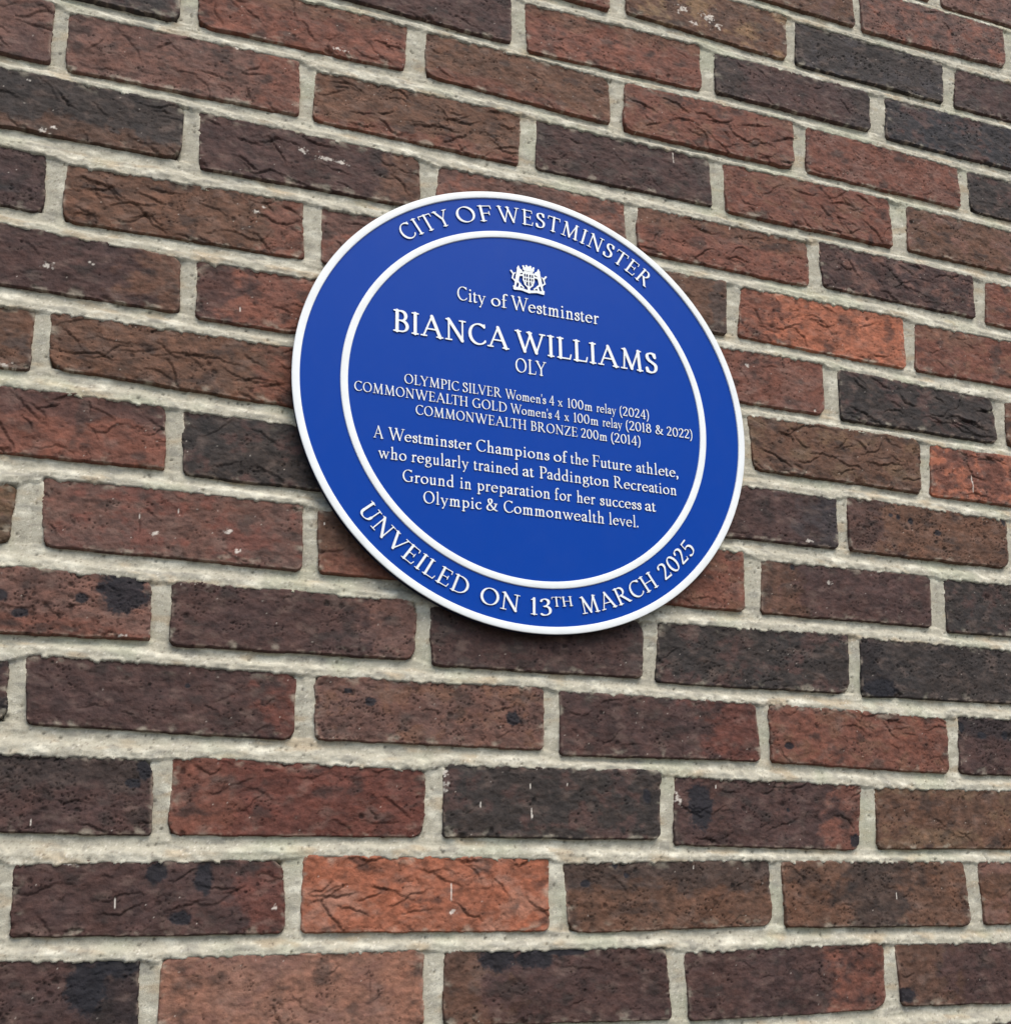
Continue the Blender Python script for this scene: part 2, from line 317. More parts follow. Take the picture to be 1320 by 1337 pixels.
def brick_mesh(c, sp, hi, seed):
    r = np.random.RandomState(seed)
    x = np.array(c[0::2]); z = np.array(c[1::2])
    x = x + np.array([-1.0, 1.0, 1.0, -1.0]); z = z + np.array([1.5, 1.5, 0.6, 0.6]) * np.array([1, 1, -1, -1])
    Lw = 0.5 * ((x[1] - x[0]) + (x[2] - x[3])); Hh = 0.5 * ((z[0] - z[3]) + (z[1] - z[2]))
    st = 0.85 if hi else 7.0
    a = axis(Lw, st); b = axis(Hh, st)
    A, B = np.meshgrid(a, b)
    s = A / Lw; t = B / Hh
    X = (1 - t) * ((1 - s) * x[3] + s * x[2]) + t * ((1 - s) * x[0] + s * x[1])
    Z = (1 - t) * ((1 - s) * z[3] + s * z[2]) + t * ((1 - s) * z[0] + s * z[1])
    clay, clay2, where, cre, pit = sp.split(); cre = int(cre); pit = int(pit)
    ox, oy = r.uniform(0, 900, 2)
    P, Q = A + ox, B + oy
    if not hi:
        relief = 1.2 * fbm(P / 45, Q / 30, 3)
    # outline
    edge = 1.5 * fbm(P / 34, Q / 30, 2) + 1.2 * fbm(P / 12, Q / 12, 3) + np.where(B < Hh * 0.3, 0.1, 0.35) * perlin(P / 3.5, Q / 3.5)
    rcs = r.uniform(2.5, 6.5, 4) + (r.rand(4) < 0.35) * r.uniform(3, 9, 4)
    rc = np.where(B > Hh / 2, np.where(A < Lw / 2, rcs[0], rcs[1]), np.where(A < Lw / 2, rcs[3], rcs[2]))
    px = np.abs(A - Lw / 2) - (Lw / 2 - rc); pz = np.abs(B - Hh / 2) - (Hh / 2 - rc)
    d = np.hypot(np.maximum(px, 0), np.maximum(pz, 0)) + np.minimum(np.maximum(px, pz), 0) - rc
    d = d + edge * np.where(B < Hh * 0.3, 0.65, 1.0) + 0.2
    R = np.where(B < Hh * 0.35, 1.1, 2.3)
    e = np.clip((d + R) / R, 0, 1)
    drop = R * 0.9 * (1 - np.sqrt(np.maximum(1 - e * e, 0))) + 18 * np.clip(d / 0.7, 0, 1)
    ins = -d                                                # mm inside the outline
    base = CLAY[clay]; sec = CLAY[clay2]
    n1 = fbm(P / 38, Q / 26, 4); n2 = fbm(P / 11 + 31, Q / 9, 4); n3 = fbm(P / 3.2 + 77, Q / 3.2, 3)
    cav = np.zeros_like(A)
    if hi:
        relief = 1.1 * fbm(P / 60 + 5, Q / 36, 2) + 1.0 * fbm(P / 16 + 50, Q / 11, 3) + 0.5 * fbm(P / 7 + 20, Q / 4.6, 3) + 0.30 * fbm(P / 3.5, Q / 3.5, 3)
        # drag lines left by the mould
        th = r.uniform(-0.35, 0.25); ct, sn = math.cos(th), math.sin(th)
        wx = P + 13 * fbm(P / 34, Q / 24, 3) + 2.6 * fbm(P / 9, Q / 9, 2); wy = Q + 13 * fbm(P / 30 + 40, Q / 26 + 9, 3) + 2.4 * fbm(P / 8 + 3, Q / 8, 2)
        U = wx * ct + wy * sn; Vv = -wx * sn + wy * ct
        drag = fbm(U / 16 + 11, Vv / 3.4, 3)
        relief = relief + 0.30 * drag
        # creases: folds of clay rolled into the mould, each a ledge above a dark open line
        mask = sstep(0.0, 0.35, fbm(P / 30 + 200, Q / 22 + 7, 3) + 0.12 * cre)
        h0 = r.uniform(-0.75, 0.15); n5_ = fbm(P / 6 + 3, Q / 6 + 71, 2)
        for q_ in range((1, 6, 17, 27)[cre]):
            hd = (h0 if r.rand() < 0.7 else -0.5 * h0) + r.normal(0, 0.22)
            cx_, cy_ = r.uniform(0, Lw), r.uniform(2, Hh - 2)
            nseg = int(r.randint(3, 7) + 3.2 * r.rand() * cre); pts_ = [(cx_, cy_)]
            for _ in range(nseg):
                hd += r.normal(0, 0.30) - 0.12 * (hd - h0 * 0.5)
                st_ = r.uniform(2.5, 5.5)
                cx_ += st_ * math.cos(hd); cy_ += st_ * math.sin(hd); pts_.append((cx_, cy_))
            pts_ = np.array(pts_)
            j0 = np.searchsorted(a, pts_[:, 0].min() - 14); j1 = np.searchsorted(a, pts_[:, 0].max() + 14)
            i0 = np.searchsorted(b, pts_[:, 1].min() - 14); i1 = np.searchsorted(b, pts_[:, 1].max() + 14)
            if j1 - j0 < 2 or i1 - i0 < 2:
                continue
            sl = (slice(i0, i1), slice(j0, j1))
            PX = A[sl] + 1.3 * n2[sl] + 0.9 * n3[sl]; PY = B[sl] + 1.3 * drag[sl] + 1.0 * n3[sl] + 0.8 * n5_[sl]
            best = np.full(PX.shape, 99.0); sg = np.zeros(PX.shape); al = np.zeros(PX.shape)
            for m_ in range(nseg):
                ax, ay = pts_[m_]; ex_, ey_ = pts_[m_ + 1] - pts_[m_]; l2 = ex_ * ex_ + ey_ * ey_
                tq = np.clip(((PX - ax) * ex_ + (PY - ay) * ey_) / l2, 0, 1)
                dd = np.hypot(PX - ax - tq * ex_, PY - ay - tq * ey_)
                cr_ = ex_ * (PY - ay) - ey_ * (PX - ax)
                w_ = dd < best
                best = np.where(w_, dd, best); sg = np.where(w_, np.sign(cr_), sg); al = np.where(w_, (m_ + tq) / nseg, al)
            tap = np.sqrt(np.maximum(np.sin(np.pi * np.clip(al, 0.02, 0.98)), 0))
            amp = r.uniform(0.35, 1.0) * (0.6, 0.8, 1.15, 1.35)[cre]
            wd_ = r.uniform(0.5, 1.0) * (0.75, 0.85, 1.0, 1.1)[cre]
            up = np.where(sg > 0, np.exp(-best / 6.0), -0.35 * np.exp(-best / 3.0))
            relief[sl] += amp * tap * up * np.clip(best / 0.6, 0, 1)
            g_ = tap * np.exp(-(best / (wd_ * (0.35 + 0.65 * tap))) ** 2)
            relief[sl] -= 0.9 * amp * g_
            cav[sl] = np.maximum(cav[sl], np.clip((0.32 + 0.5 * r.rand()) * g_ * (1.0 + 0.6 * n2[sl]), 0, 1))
        c2 = np.abs(fbm(U / 22 + 300, Vv / 7, 3))
        m2 = mask * sstep(0.0, 0.25, fbm(P / 14 + 90, Q / 12, 2)) * np.exp(-(c2 / 0.03) ** 2)
        relief = relief - 0.7 * m2
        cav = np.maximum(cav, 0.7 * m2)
        # pits and burnt-out specks, in clusters
        clus = sstep(-0.05 - 0.08 * pit, 0.35 - 0.08 * pit, fbm(P / 30 + 140, Q / 22 + 8, 3))
        pits = np.zeros_like(A)
        for sc, dens, rad in ((9.0, 0.05, 0.34), (5.0, 0.10, 0.30), (2.6, 0.16, 0.36)):
            wd, wi = worley(P / sc + 40 * sc, Q / sc)
            wd = wd + 0.10 * n3 + 0.06 * n2
            on = sstep(1 - dens * (0.35 + 0.75 * pit), 1.0 - 0.6 * dens * (0.35 + 0.75 * pit), wi)
            rr_ = rad * (0.35 + 0.65 * on)
            pits = np.maximum(pits, (on > 0) * clus * (1 - sstep(0.45 * rr_, rr_, wd)))
        relief = relief - 1.0 * pits
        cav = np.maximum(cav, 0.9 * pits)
    protr = r.uniform(-0.9, 0.9) + r.uniform(-1.2, 1.2) * (s - 0.5) + r.uniform(-0.8, 0.8) * (t - 0.5)
    # knocked arrises and corners
    for _ in range(r.randint(0, 5) if hi else 0):
        q_ = r.rand()
        if q_ < 0.5: hx, hz = r.uniform(0, Lw), (0.0 if r.rand() < 0.4 else Hh)
        elif q_ < 0.7: hx, hz = (0.0 if r.rand() < 0.5 else Lw), r.uniform(0, Hh)
        else: hx, hz = (0.0 if r.rand() < 0.5 else Lw), (0.0 if r.rand() < 0.5 else Hh)
        hr = r.uniform(3.0, 8.5)
        drop = drop + r.uniform(1.2, 3.2) * sstep(1.0, 0.35, np.hypot(A - hx, (B - hz) * r.uniform(0.9, 1.6)) / hr + 0.5 * n2 + 0.35 * n3)
    hgt = protr + relief - drop
    # pigment of the fired clay: sand-struck skin, kiln flashing, patches
    wob = 0.9 * n1 + 0.45 * n2
    if where == 'l': w = sstep(0.02, -0.08, s - r.uniform(0.16, 0.30) + 0.25 * wob)
    elif where == 'r': w = sstep(-0.02, 0.10, s - r.uniform(0.70, 0.84) + 0.25 * wob)
    elif where == 't': w = sstep(-0.05, 0.10, t - r.uniform(0.55, 0.7) + 0.4 * wob)
    elif where == 'b': w = sstep(0.05, -0.10, t - r.uniform(0.22, 0.36) + 0.4 * wob)
    elif where == 'c': w = sstep(0.24, 0.10, np.abs(s - 0.5) + 0.2 * wob)
    elif where == 'e': w = np.maximum(sstep(0.02, -0.08, s - 0.2 + 0.25 * wob), sstep(-0.02, 0.1, s - 0.8 + 0.25 * wob))
    else: w = sstep(0.0, 0.30, wob)
    w = np.clip(w, 0, 1)[..., None]
    c3 = base * (1 - 0.75 * w) + sec * 0.75 * w
    n4 = fbm(P / 55 + 9, Q / 40 + 3, 3); n5 = fbm(P / 7 + 13, Q / 4.2, 4)
    tint = np.array([1 + 0.10 * n2 + 0.10 * n4, 1 + 0.0 * n2, 1 - 0.06 * n2 - 0.08 * n4]); tint = np.moveaxis(tint, 0, -1)
    c3 = c3 * tint * (1 + 0.46 * n1 + 0.52 * n2 + 0.20 * n3 + 0.38 * n5)[..., None]
    # smoky kiln marks and a faint dusty bloom
    sm = (0.62 * sstep(0.12, 0.45, fbm(P / 26 + 170, Q / 17 + 4, 4)))[..., None]
    c3 = c3 * (1 - sm) + CLAY['D'] * 0.75 * sm
    bl = (0.26 * sstep(0.06, 0.5, fbm(P / 19 + 70, Q / 12 + 44, 5)))[..., None]
    c3 = c3 * (1 - bl) + lin((126, 106, 95)) * bl
    if hi:
        c3 = c3 * (1 + 0.14 * drag)[..., None]
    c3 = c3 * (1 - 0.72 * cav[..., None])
    # worn arrises show paler clay, in places smeared with mortar
    wear = ((ins > 0.3) * np.exp(-(ins / 2.0) ** 2) * sstep(-0.05, 0.3, fbm(P / 10 + 8, Q / 10 + 2, 3)))[..., None]
    c3 = c3 * (1 - 0.40 * wear) + lin((168, 150, 132)) * 0.40 * wear
    smear = ((ins > 0) * np.exp(-(ins / 6.0) ** 2) * sstep(0.16, 0.5, fbm(P / 17 + 18, Q / 12 + 92, 4)))[..., None]
    c3 = c3 * (1 - 0.5 * smear) + lin((176, 168, 148)) * 0.5 * smear     # mortar film left by pointing
    if hi:
        # lime specks
        ws, wsi = worley(P / 7.5 + 55, Q / 7.5)
        sp_ = ((wsi > 0.955) * (1 - sstep(0.03, 0.09, ws)))[..., None]
        c3 = c3 * (1 - 0.6 * sp_) + lin((200, 190, 176)) * 0.6 * sp_
        xm, xM, zm, zM = X.min(), X.max(), Z.min(), Z.max()
        for (bx, bz, rx, rz) in BLACK:
            if xm - 30 < bx < xM + 30 and zm - 30 < bz < zM + 30:
                q = np.hypot((X - bx) / rx, (Z - bz) / rz) + 0.38 * n2 + 0.25 * n3
                kk = (0.93 * sstep(1.08, 0.72, q))[..., None]
                c3 = c3 * (1 - kk) + lin((34, 34, 38)) * (1 + 0.5 * n2[..., None]) * kk
                hgt = hgt - 0.4 * kk[..., 0]
        for (bx, bz, rx, rz) in WHITE:
            if xm - 12 < bx < xM + 12 and zm - 12 < bz < zM + 12:
                if rx < 0.9:
                    q = np.hypot((X - bx - 0.5 * n2) / 0.62, (Z - bz) / max(rz, 1.5)) + 0.5 * np.maximum(perlin(P / 2.5, Q / 4), 0)
                    kk = 0.8 * sstep(1.0, 0.7, q)
                else:
                    q = np.hypot((X - bx) / (rx + .5), (Z - bz) / (rz + .5)) + 1.6 * n3 + 0.9 * n2 + 0.15
                    kk = 0.62 * sstep(1.0, 0.55, q)
                kk = kk[..., None]
                c3 = c3 * (1 - kk) + lin((222, 214, 200)) * kk
    cliff = sstep(-0.3, 0.5, d)[..., None]                  # brick sides: plain clay tone, darkened to paint in shade under the bricks
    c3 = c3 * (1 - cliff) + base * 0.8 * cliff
    V = np.stack([X / 1000, -hgt / 1000, Z / 1000 + PZ], -1).reshape(-1, 3)
    nb, na = A.shape
    idx = np.arange(nb * na).reshape(nb, na)
    F = np.stack([idx[:-1, :-1], idx[:-1, 1:], idx[1:, 1:], idx[1:, :-1]], -1).reshape(-1, 4)
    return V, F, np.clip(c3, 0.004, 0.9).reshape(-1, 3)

wall = bpy.data.objects.new('brick_wall', None)
COL.objects.link(wall)
wall.location = (0, 0, 0)
wall['label'] = 'weathered red-brown brick wall with thick cream mortar joints behind the blue plaque'
wall['category'] = 'wall'
wall['kind'] = 'thing'

Vs, Fs, Cs, off = [], [], [], 0
sd = 100
for k in sorted(COURSES):
    zc = C0 - 75 * k
    if zc - 36 < -PZ * 1000:
        continue
    for c, sp, hi in COURSES[k]:
        sd += 1
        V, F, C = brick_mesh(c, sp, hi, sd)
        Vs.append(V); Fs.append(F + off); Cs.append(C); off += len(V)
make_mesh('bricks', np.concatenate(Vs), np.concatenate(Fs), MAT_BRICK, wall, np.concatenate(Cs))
del Vs, Fs, Cs

# --- mortar: struck joints, deep under the brick above and flush over the brick below
def edges(k):
    xs, zt, zb, gaps = [], [], [], []
    row = COURSES[k]
    for c, sp, hi in row:
        xs += [c[0] * .5 + c[6] * .5, c[2] * .5 + c[4] * .5]; zt += [c[1], c[3]]; zb += [c[7], c[5]]
    for p_, q_ in zip(row[:-1], row[1:]):
        gaps.append((p_[0][4], p_[0][2], q_[0][6], q_[0][0]))   # left brick's right edge bottom/top, right brick's left edge bottom/top
    return np.array(xs), np.array(zt), np.array(zb), np.array(gaps)

def mortar_patch(x0, x1, z0, z1, step, hi, hole=None):
    gx = np.arange(x0, x1 + step * .5, step); gz = np.arange(z0, z1 + step * .5, step)
    X, Z = np.meshgrid(gx, gz)
    rough = fbm(X / 9, Z / 7, 4); big = fbm(X / 60 + 4, Z / 40, 3); fine = fbm(X / 2.6 + 9, Z / 2.6, 3)
    Xw = X; Zw = Z + 0.9 * fbm(X / 12 + 60, Z / 12, 3)
    rec = np.full(X.shape, 9.0); near = np.full(X.shape, 99.0); bedt = np.full(X.shape, 0.5); isbed = np.zeros(X.shape)
    smax = lambda a: a * a * (3 - 2 * a)
    for k in range(K_TOP, K_BOT):
        zc = C0 - 75 * k
        if zc + 60 < z0 or zc - 120 > z1:
            continue
        r0, r1 = np.searchsorted(gz, zc - 80), np.searchsorted(gz, zc + 45)
        if r1 <= r0:
            continue
        sl = slice(r0, r1)
        xs, zt, zb, gaps = edges(k); xs2, zt2, zb2, g2 = edges(k + 1)
        top = np.interp(gx, xs, zb)[None, :]; bot = np.interp(gx, xs2, zt2)[None, :]
        ztop = np.interp(gx, xs, zt)[None, :]
        Zs = Zw[sl]
        # bed joint
        tt = (Zs - bot) / np.maximum(top - bot, 4)
        out = np.maximum(np.maximum(bot - Zs, Zs - top), 0)
        lipn = 1.7 * np.maximum(rough[sl] + 0.08 * fine[sl] + 0.3 * big[sl], -0.1)
        ob = np.maximum(np.where(Zs < bot, bot - Zs - 1.0 - 2.2 * lipn, Zs - top - 1.0), 0)
        tk = np.clip(tt + 0.22 * big[sl] + 0.18 * rough[sl], 0, 1)
        rb = -0.7 - 1.1 * np.maximum(lipn, 0) * (tt < 0.25) + 5.0 * sstep(0.24, 0.66, tk) + 9 * np.clip(ob / 2.0, 0, 1)
        # upright joints of this course
        t2 = np.clip((Zs - top) / np.maximum(ztop - top, 10), 0, 1)
        i = np.clip(np.searchsorted(0.25 * gaps.sum(1), gx), 0, len(gaps) - 1); j = np.clip(i - 1, 0, len(gaps) - 1)
        rp = np.full(Zs.shape, 11.0); op_ = np.full(Zs.shape, 99.0)
        for q in (i, j):
            G = gaps[q]
            xl = G[:, 0][None] * (1 - t2) + G[:, 1][None] * t2; xr = G[:, 2][None] * (1 - t2) + G[:, 3][None] * t2
            Xs = Xw[sl] + 0.8 * rough[sl]
            o = np.maximum(np.maximum(xl - Xs, Xs - xr), 0)
            u = np.clip((Xs - xl) / np.maximum(xr - xl, 3), 0, 1)
            vert = np.where((Zs > top - 6) & (Zs < ztop + 6), 0, 20.0)
            rp = np.minimum(rp, 0.3 + 3.6 * (1 - t2) ** 1.5 + 0.9 * rough[sl] + 1.8 * (1 - u) + 9 * np.clip((o - 0.8 - 1.4 * lipn) / 2.4, 0, 1) + vert)
            op_ = np.minimum(op_, o + vert)
        a, b_ = rb, rp
        hh = np.clip(0.5 + 0.5 * (b_ - a) / 4.0, 0, 1)
        rr = b_ * (1 - hh) + a * hh - 3.0 * hh * (1 - hh)
        rec[sl] = np.minimum(rec[sl], rr)
        nn = np.minimum(out, op_)
        m_ = (out < 0.01)
        bedt[sl] = np.where(m_, np.clip(tt, 0, 1), bedt[sl]); isbed[sl] = np.maximum(isbed[sl], m_)
        near[sl] = np.minimum(near[sl], nn)
    h = -rec + 0.9 * rough + 0.7 * big + (0.35 * fine if hi else 0)
    if hi:
        # trowel drag marks along the beds, and small voids
        h = h + 0.35 * isbed * perlin(X / 26, Z / 1.7)
        wd, wi = worley(X / 6, Z / 6)
        void = (wi > 0.93) * (1 - sstep(0.1, 0.26, wd + 0.1 * fine))
        h = h - 1.2 * void
    else:
        void = np.zeros(X.shape)
    base = lin((172, 167, 149)); pale = lin((207, 203, 184)); grey = lin((142, 139, 127)); green = lin((166, 168, 144)); buff = lin((168, 150, 122))
    c = np.broadcast_to(base, X.shape + (3,)).copy()
    def mixc(col, w):
        nonlocal c
        w = np.clip(w, 0, 1)[..., None]; c = c * (1 - w) + col * w
    mixc(pale, 0.8 * sstep(0.0, 0.45, fbm(X / 26 + 300, Z / 11, 4)))
    mixc(grey, 0.75 * sstep(0.05, 0.45, fbm(X / 22, Z / 9 + 500, 4)))
    mixc(buff, 0.6 * sstep(0.12, 0.45, fbm(X / 45 + 80, Z / 16 + 50, 4)))
    mixc(grey * 0.8, 0.5 * sstep(0.2, 0.5, fbm(X / 8 + 33, Z / 5 + 70, 4)))
    mixc(green, 0.5 * sstep(0.1, 0.4, fbm(X / 90 + 20, Z / 70, 3)))
    ds, di = worley(X / 1.9 + 30, Z / 1.9)
    mixc(lin((96, 84, 72)), 0.55 * (di > 0.90) * (1 - sstep(0.15, 0.4, ds)))
    mixc(lin((226, 220, 204)), 0.5 * (di < 0.08) * (1 - sstep(0.15, 0.4, ds)))
    c *= (1 + 0.22 * rough + 0.16 * fine)[..., None]
    c *= (1 - 0.5 * void)[..., None]
    keep = near < 7.0
    idx = np.arange(X.size).reshape(X.shape)
    kq = keep[:-1, :-1] | keep[:-1, 1:] | keep[1:, 1:] | keep[1:, :-1]
    if hole:
        cx = X[:-1, :-1] + step / 2; cz = Z[:-1, :-1] + step / 2
        kq &= ~((cx > hole[0]) & (cx < hole[1]) & (cz > hole[2]) & (cz < hole[3]))
    F = np.stack([idx[:-1, :-1], idx[:-1, 1:], idx[1:, 1:], idx[1:, :-1]], -1)[kq]
    used = np.unique(F); mp = np.full(X.size, -1); mp[used] = np.arange(len(used))
    V = np.stack([X / 1000, -h / 1000, Z / 1000 + PZ], -1).reshape(-1, 3)[used]
    return V, mp[F], np.clip(c, 0.01, 0.9).reshape(-1, 3)[used]

HB = (-700.0, 900.0, -680.0, 760.0)
z_lo, z_hi = -PZ * 1000, C0 - 75 * K_TOP + 30
parts = [mortar_patch(HB[0], HB[1], HB[2], HB[3], 1.25, True)]
def low(x0, x1, z0, z1):
    parts.append(mortar_patch(x0, x1, z0, z1, 5.0, False))
low(X_MIN, HB[0], z_lo, z_hi); low(HB[1], X_MAX, z_lo, z_hi)
low(HB[0], HB[1], z_lo, HB[2]); low(HB[0], HB[1], HB[3], z_hi)
# solid core of the wall behind the joints
x0, x1, zt = X_MIN / 1000 + .02, X_MAX / 1000 - .02, z_hi / 1000 + PZ
cv = np.array([(x, y, z) for y in (0.0135, 0.225) for x in (x0, x1) for z in (0.002, zt)])
cf = np.array([(0, 1, 3, 2), (4, 6, 7, 5), (0, 4, 5, 1), (2, 3, 7, 6), (1, 5, 7, 3), (0, 2, 6, 4)])
parts.append((cv, cf, np.tile(lin((180, 174, 152)), (8, 1))))
Vs, Fs, Cs, off = [], [], [], 0
for V, F, C in parts:
    Vs.append(V); Fs.append(F + off); Cs.append(C); off += len(V)
make_mesh('mortar', np.concatenate(Vs), np.concatenate(Fs), MAT_MORTAR, wall, np.concatenate(Cs))
del Vs, Fs, Cs, parts

# ------------------------------------------------------------------ the plaque
R0 = 224.3                                  # radius, mm
root = bpy.data.objects.new('plaque', None)
COL.objects.link(root)
root.location = (0.0015, 0.004, PZ + 0.0021)
root.rotation_euler = (math.pi / 2, 0, 0)   # local x right, y up, z out of the wall
root.scale = (1.0039, 1.0039, 1)
root['label'] = 'round blue plaque with white rims and raised white lettering fixed to the brick wall'
root['category'] = 'plaque'

def paint(name, color, rough, coat, bump, scale, dust=0.05):
    m, nt, p = new_mat(name)
    p.inputs['Base Color'].default_value = (*color, 1)
    p.inputs['Roughness'].default_value = rough
    p.inputs['Specular IOR Level'].default_value = coat
    tc = nt.nodes.new('ShaderNodeTexCoord')
    n = nt.nodes.new('ShaderNodeTexNoise'); n.inputs['Scale'].default_value = scale; n.inputs['Detail'].default_value = 3
    nt.links.new(tc.outputs['Object'], n.inputs['Vector'])
    n2 = nt.nodes.new('ShaderNodeTexNoise'); n2.inputs['Scale'].default_value = 14; n2.inputs['Detail'].default_value = 2
    nt.links.new(tc.outputs['Object'], n2.inputs['Vector'])
    mr = nt.nodes.new('ShaderNodeMapRange')
    mr.inputs[3].default_value = rough - 0.06; mr.inputs[4].default_value = rough + 0.08
    nt.links.new(n2.outputs[0], mr.inputs[0]); nt.links.new(mr.outputs[0], p.inputs['Roughness'])
    mp = nt.nodes.new('ShaderNodeMapping'); mp.inputs['Scale'].default_value = (1.0, 0.6, 1.0)    # dust
    nt.links.new(tc.outputs['Object'], mp.inputs['Vector'])
    n3 = nt.nodes.new('ShaderNodeTexNoise'); n3.inputs['Scale'].default_value = 60; n3.inputs['Detail'].default_value = 6
    nt.links.new(mp.outputs[0], n3.inputs['Vector'])
    m3 = nt.nodes.new('ShaderNodeMapRange'); m3.inputs[1].default_value = 0.45; m3.inputs[2].default_value = 0.8
    m3.inputs[3].default_value = 0.0; m3.inputs[4].default_value = dust
    nt.links.new(n3.outputs[0], m3.inputs[0])
    mc = nt.nodes.new('ShaderNodeMix'); mc.data_type = 'RGBA'
    mc.inputs[6].default_value = (*color, 1); mc.inputs[7].default_value = (0.22, 0.21, 0.19, 1)
    nt.links.new(m3.outputs[0], mc.inputs[0]); nt.links.new(mc.outputs[2], p.inputs['Base Color'])
    b = nt.nodes.new('ShaderNodeBump'); b.inputs['Strength'].default_value = bump; b.inputs['Distance'].default_value = 0.0006
    nt.links.new(n.outputs[0], b.inputs['Height']); nt.links.new(b.outputs[0], p.inputs['Normal'])
    return m
BLUE = paint('blue_enamel', (0.0008, 0.044, 0.295), 0.30, 0.06, 0.05, 160, 0.012)
WHITE_P = paint('white_enamel', (0.735, 0.765, 0.75), 0.45, 0.3, 0.05, 220, 0.16)
EDGE = paint('dark_blue_edge', (0.006, 0.009, 0.03), 0.6, 0.15, 0.1, 200)

def lathe(name, prof, mat, n=360):
    prof = np.array(prof, float)
    a = np.linspace(0, 2 * np.pi, n, endpoint=False)
    k = len(prof)
    V = np.zeros((n, k, 3))
    V[..., 0] = np.cos(a)[:, None] * prof[:, 0] / 1000
    V[..., 1] = np.sin(a)[:, None] * prof[:, 0] / 1000
    V[..., 2] = prof[:, 1] / 1000
    i = np.arange(n)[:, None]; j = np.arange(k - 1)[None]
    i2 = (i + 1) % n
    F = np.stack([i * k + j, i2 * k + j, i2 * k + j + 1, i * k + j + 1], -1).reshape(-1, 4)
    o = make_mesh(name, V.reshape(-1, 3), F, mat, root)
    return o

Z_F = 15.3                                  # field of the plate
plate = lathe('plate', [(2, 5.2), (212, 5.2), (215, 5.2), (219, 5.6), (222.6, 7), (223.4, 9), (223.4, 14.9), (222.8, 15.3), (216.0, 15.32),
                        (200, Z_F), (182, Z_F), (160, Z_F), (80, Z_F + .15), (0.5, Z_F + .2)], BLUE)
me = plate.data; me.materials.append(EDGE)
mi = np.zeros(len(me.polygons), np.int32)
kk = 13
mi.reshape(-1, kk)[:, :6] = 1
me.polygons.foreach_set('material_index', mi)
lathe('rim', [(R0 - .6, 15.3), (R0, 15.9), (R0, 16.4), (R0 - .25, 16.75), (R0 - .7, 16.9), (217.9, 16.9), (217.5, 16.75), (217.3, 16.4), (217.2, 14.2)], WHITE_P)
lathe('inner_ring', [(181.6, 14.2), (181.5, 16.1), (181.3, 16.45), (180.9, 16.6), (175.3, 16.6), (174.9, 16.45), (174.7, 16.1), (174.6, 14.2)], WHITE_P)
# stud fixings behind the plate
for a in (45, 135, 225, 315):
    x, y = 150 * math.cos(math.radians(a)), 150 * math.sin(math.radians(a))
    q = np.linspace(0, 2 * np.pi, 16, endpoint=False)
    V = [((x + 6 * math.cos(t)) / 1000, (y + 6 * math.sin(t)) / 1000, z) for z in (-0.012, 0.003) for t in q]
    F = [(i, (i + 1) % 16, 16 + (i + 1) % 16, 16 + i) for i in range(16)]
    make_mesh('fixing_stud', V, F, EDGE, root)

# ---- roman capitals and lower case cut with a broad nib, as signed distance fields
NA, NB, NT = 48.0, 17.5, math.radians(18)
def hw_dir(dx, dy, k=1.0):
    f = math.atan2(dy, dx) - NT
    return k * math.hypot(NA * math.sin(f), NB * math.cos(f))
def P_(*pts, k=1.0):                         # straight strokes, nib width
    o = []
    for a, b in zip(pts[:-1], pts[1:]):
        w = hw_dir(b[0] - a[0], b[1] - a[1], k); o.append((*a, w, *b, w))
    return o
def W_(hw, *pts):                            # straight strokes of fixed half width
    return [(*a, hw, *b, hw) for a, b in zip(pts[:-1], pts[1:])]
def N_(pts, k=1.0):                          # polyline with the nib's width along it, smooth
    pts = [np.array(p_, float) for p_ in pts]; o = []
    ws = []
    for i in range(len(pts)):
        d = pts[min(i + 1, len(pts) - 1)] - pts[max(i - 1, 0)]
        ws.append(hw_dir(d[0], d[1], k))
    for i in range(len(pts) - 1):
        o.append((*pts[i], ws[i], *pts[i + 1], ws[i + 1]))
    return o
def E_(cx, cy, rx, ry, a0, a1, k=1.0):
    n = max(6, int(abs(a1 - a0) / 12))
    return N_([(cx + rx * math.cos(math.radians(a0 + (a1 - a0) * i / n)), cy + ry * math.sin(math.radians(a0 + (a1 - a0) * i / n))) for i in range(n + 1)], k)
def C_(*pts, k=1.0):                         # Catmull-Rom curve
    p = [np.array(q, float) for q in pts]; p = [2 * p[0] - p[1]] + p + [2 * p[-1] - p[-2]]; o = []
    for i in range(1, len(p) - 2):
        for t in np.linspace(0, 1, 7)[:-1]:
            o.append(0.5 * (2 * p[i] + (p[i + 1] - p[i - 1]) * t + (2 * p[i - 1] - 5 * p[i] + 4 * p[i + 1] - p[i + 2]) * t ** 2 + (3 * p[i] - p[i - 1] - 3 * p[i + 1] + p[i + 2]) * t ** 3))
    o.append(p[-2])
    return N_(o, k)
def S_(x, y, l=78, r=None):                  # serif
    r = l if r is None else r
    return [(x - l * 1.28, y, 18, x + r * 1.28, y, 18)]
def D_(x, y, r): return [(x, y, r, x + 1, y, r)]
def stem(x, y0=14, y1=686, hw=48, s='bt'):
    o = W_(hw, (x, y0), (x, y1))
    if 'b' in s: o += S_(x, y0)
    if 't' in s: o += S_(x, y1)
    return o
T, B = 685, 15
G = {}
G['A'] = W_(23, (45, 15), (318, 690)) + W_(50, (312, 680), (590, 15)) + W_(19, (140, 250), (490, 250)) + S_(45, B, 65, 75) + S_(592, B, 85, 70)
G['B'] = stem(130) + W_(19, (60, T), (270, T)) + E_(265, 528, 150, 157, 90, -90) + W_(18, (130, 371), (270, 371)) + E_(280, 190, 185, 176, 90, -90) + W_(19, (60, B), (290, B))
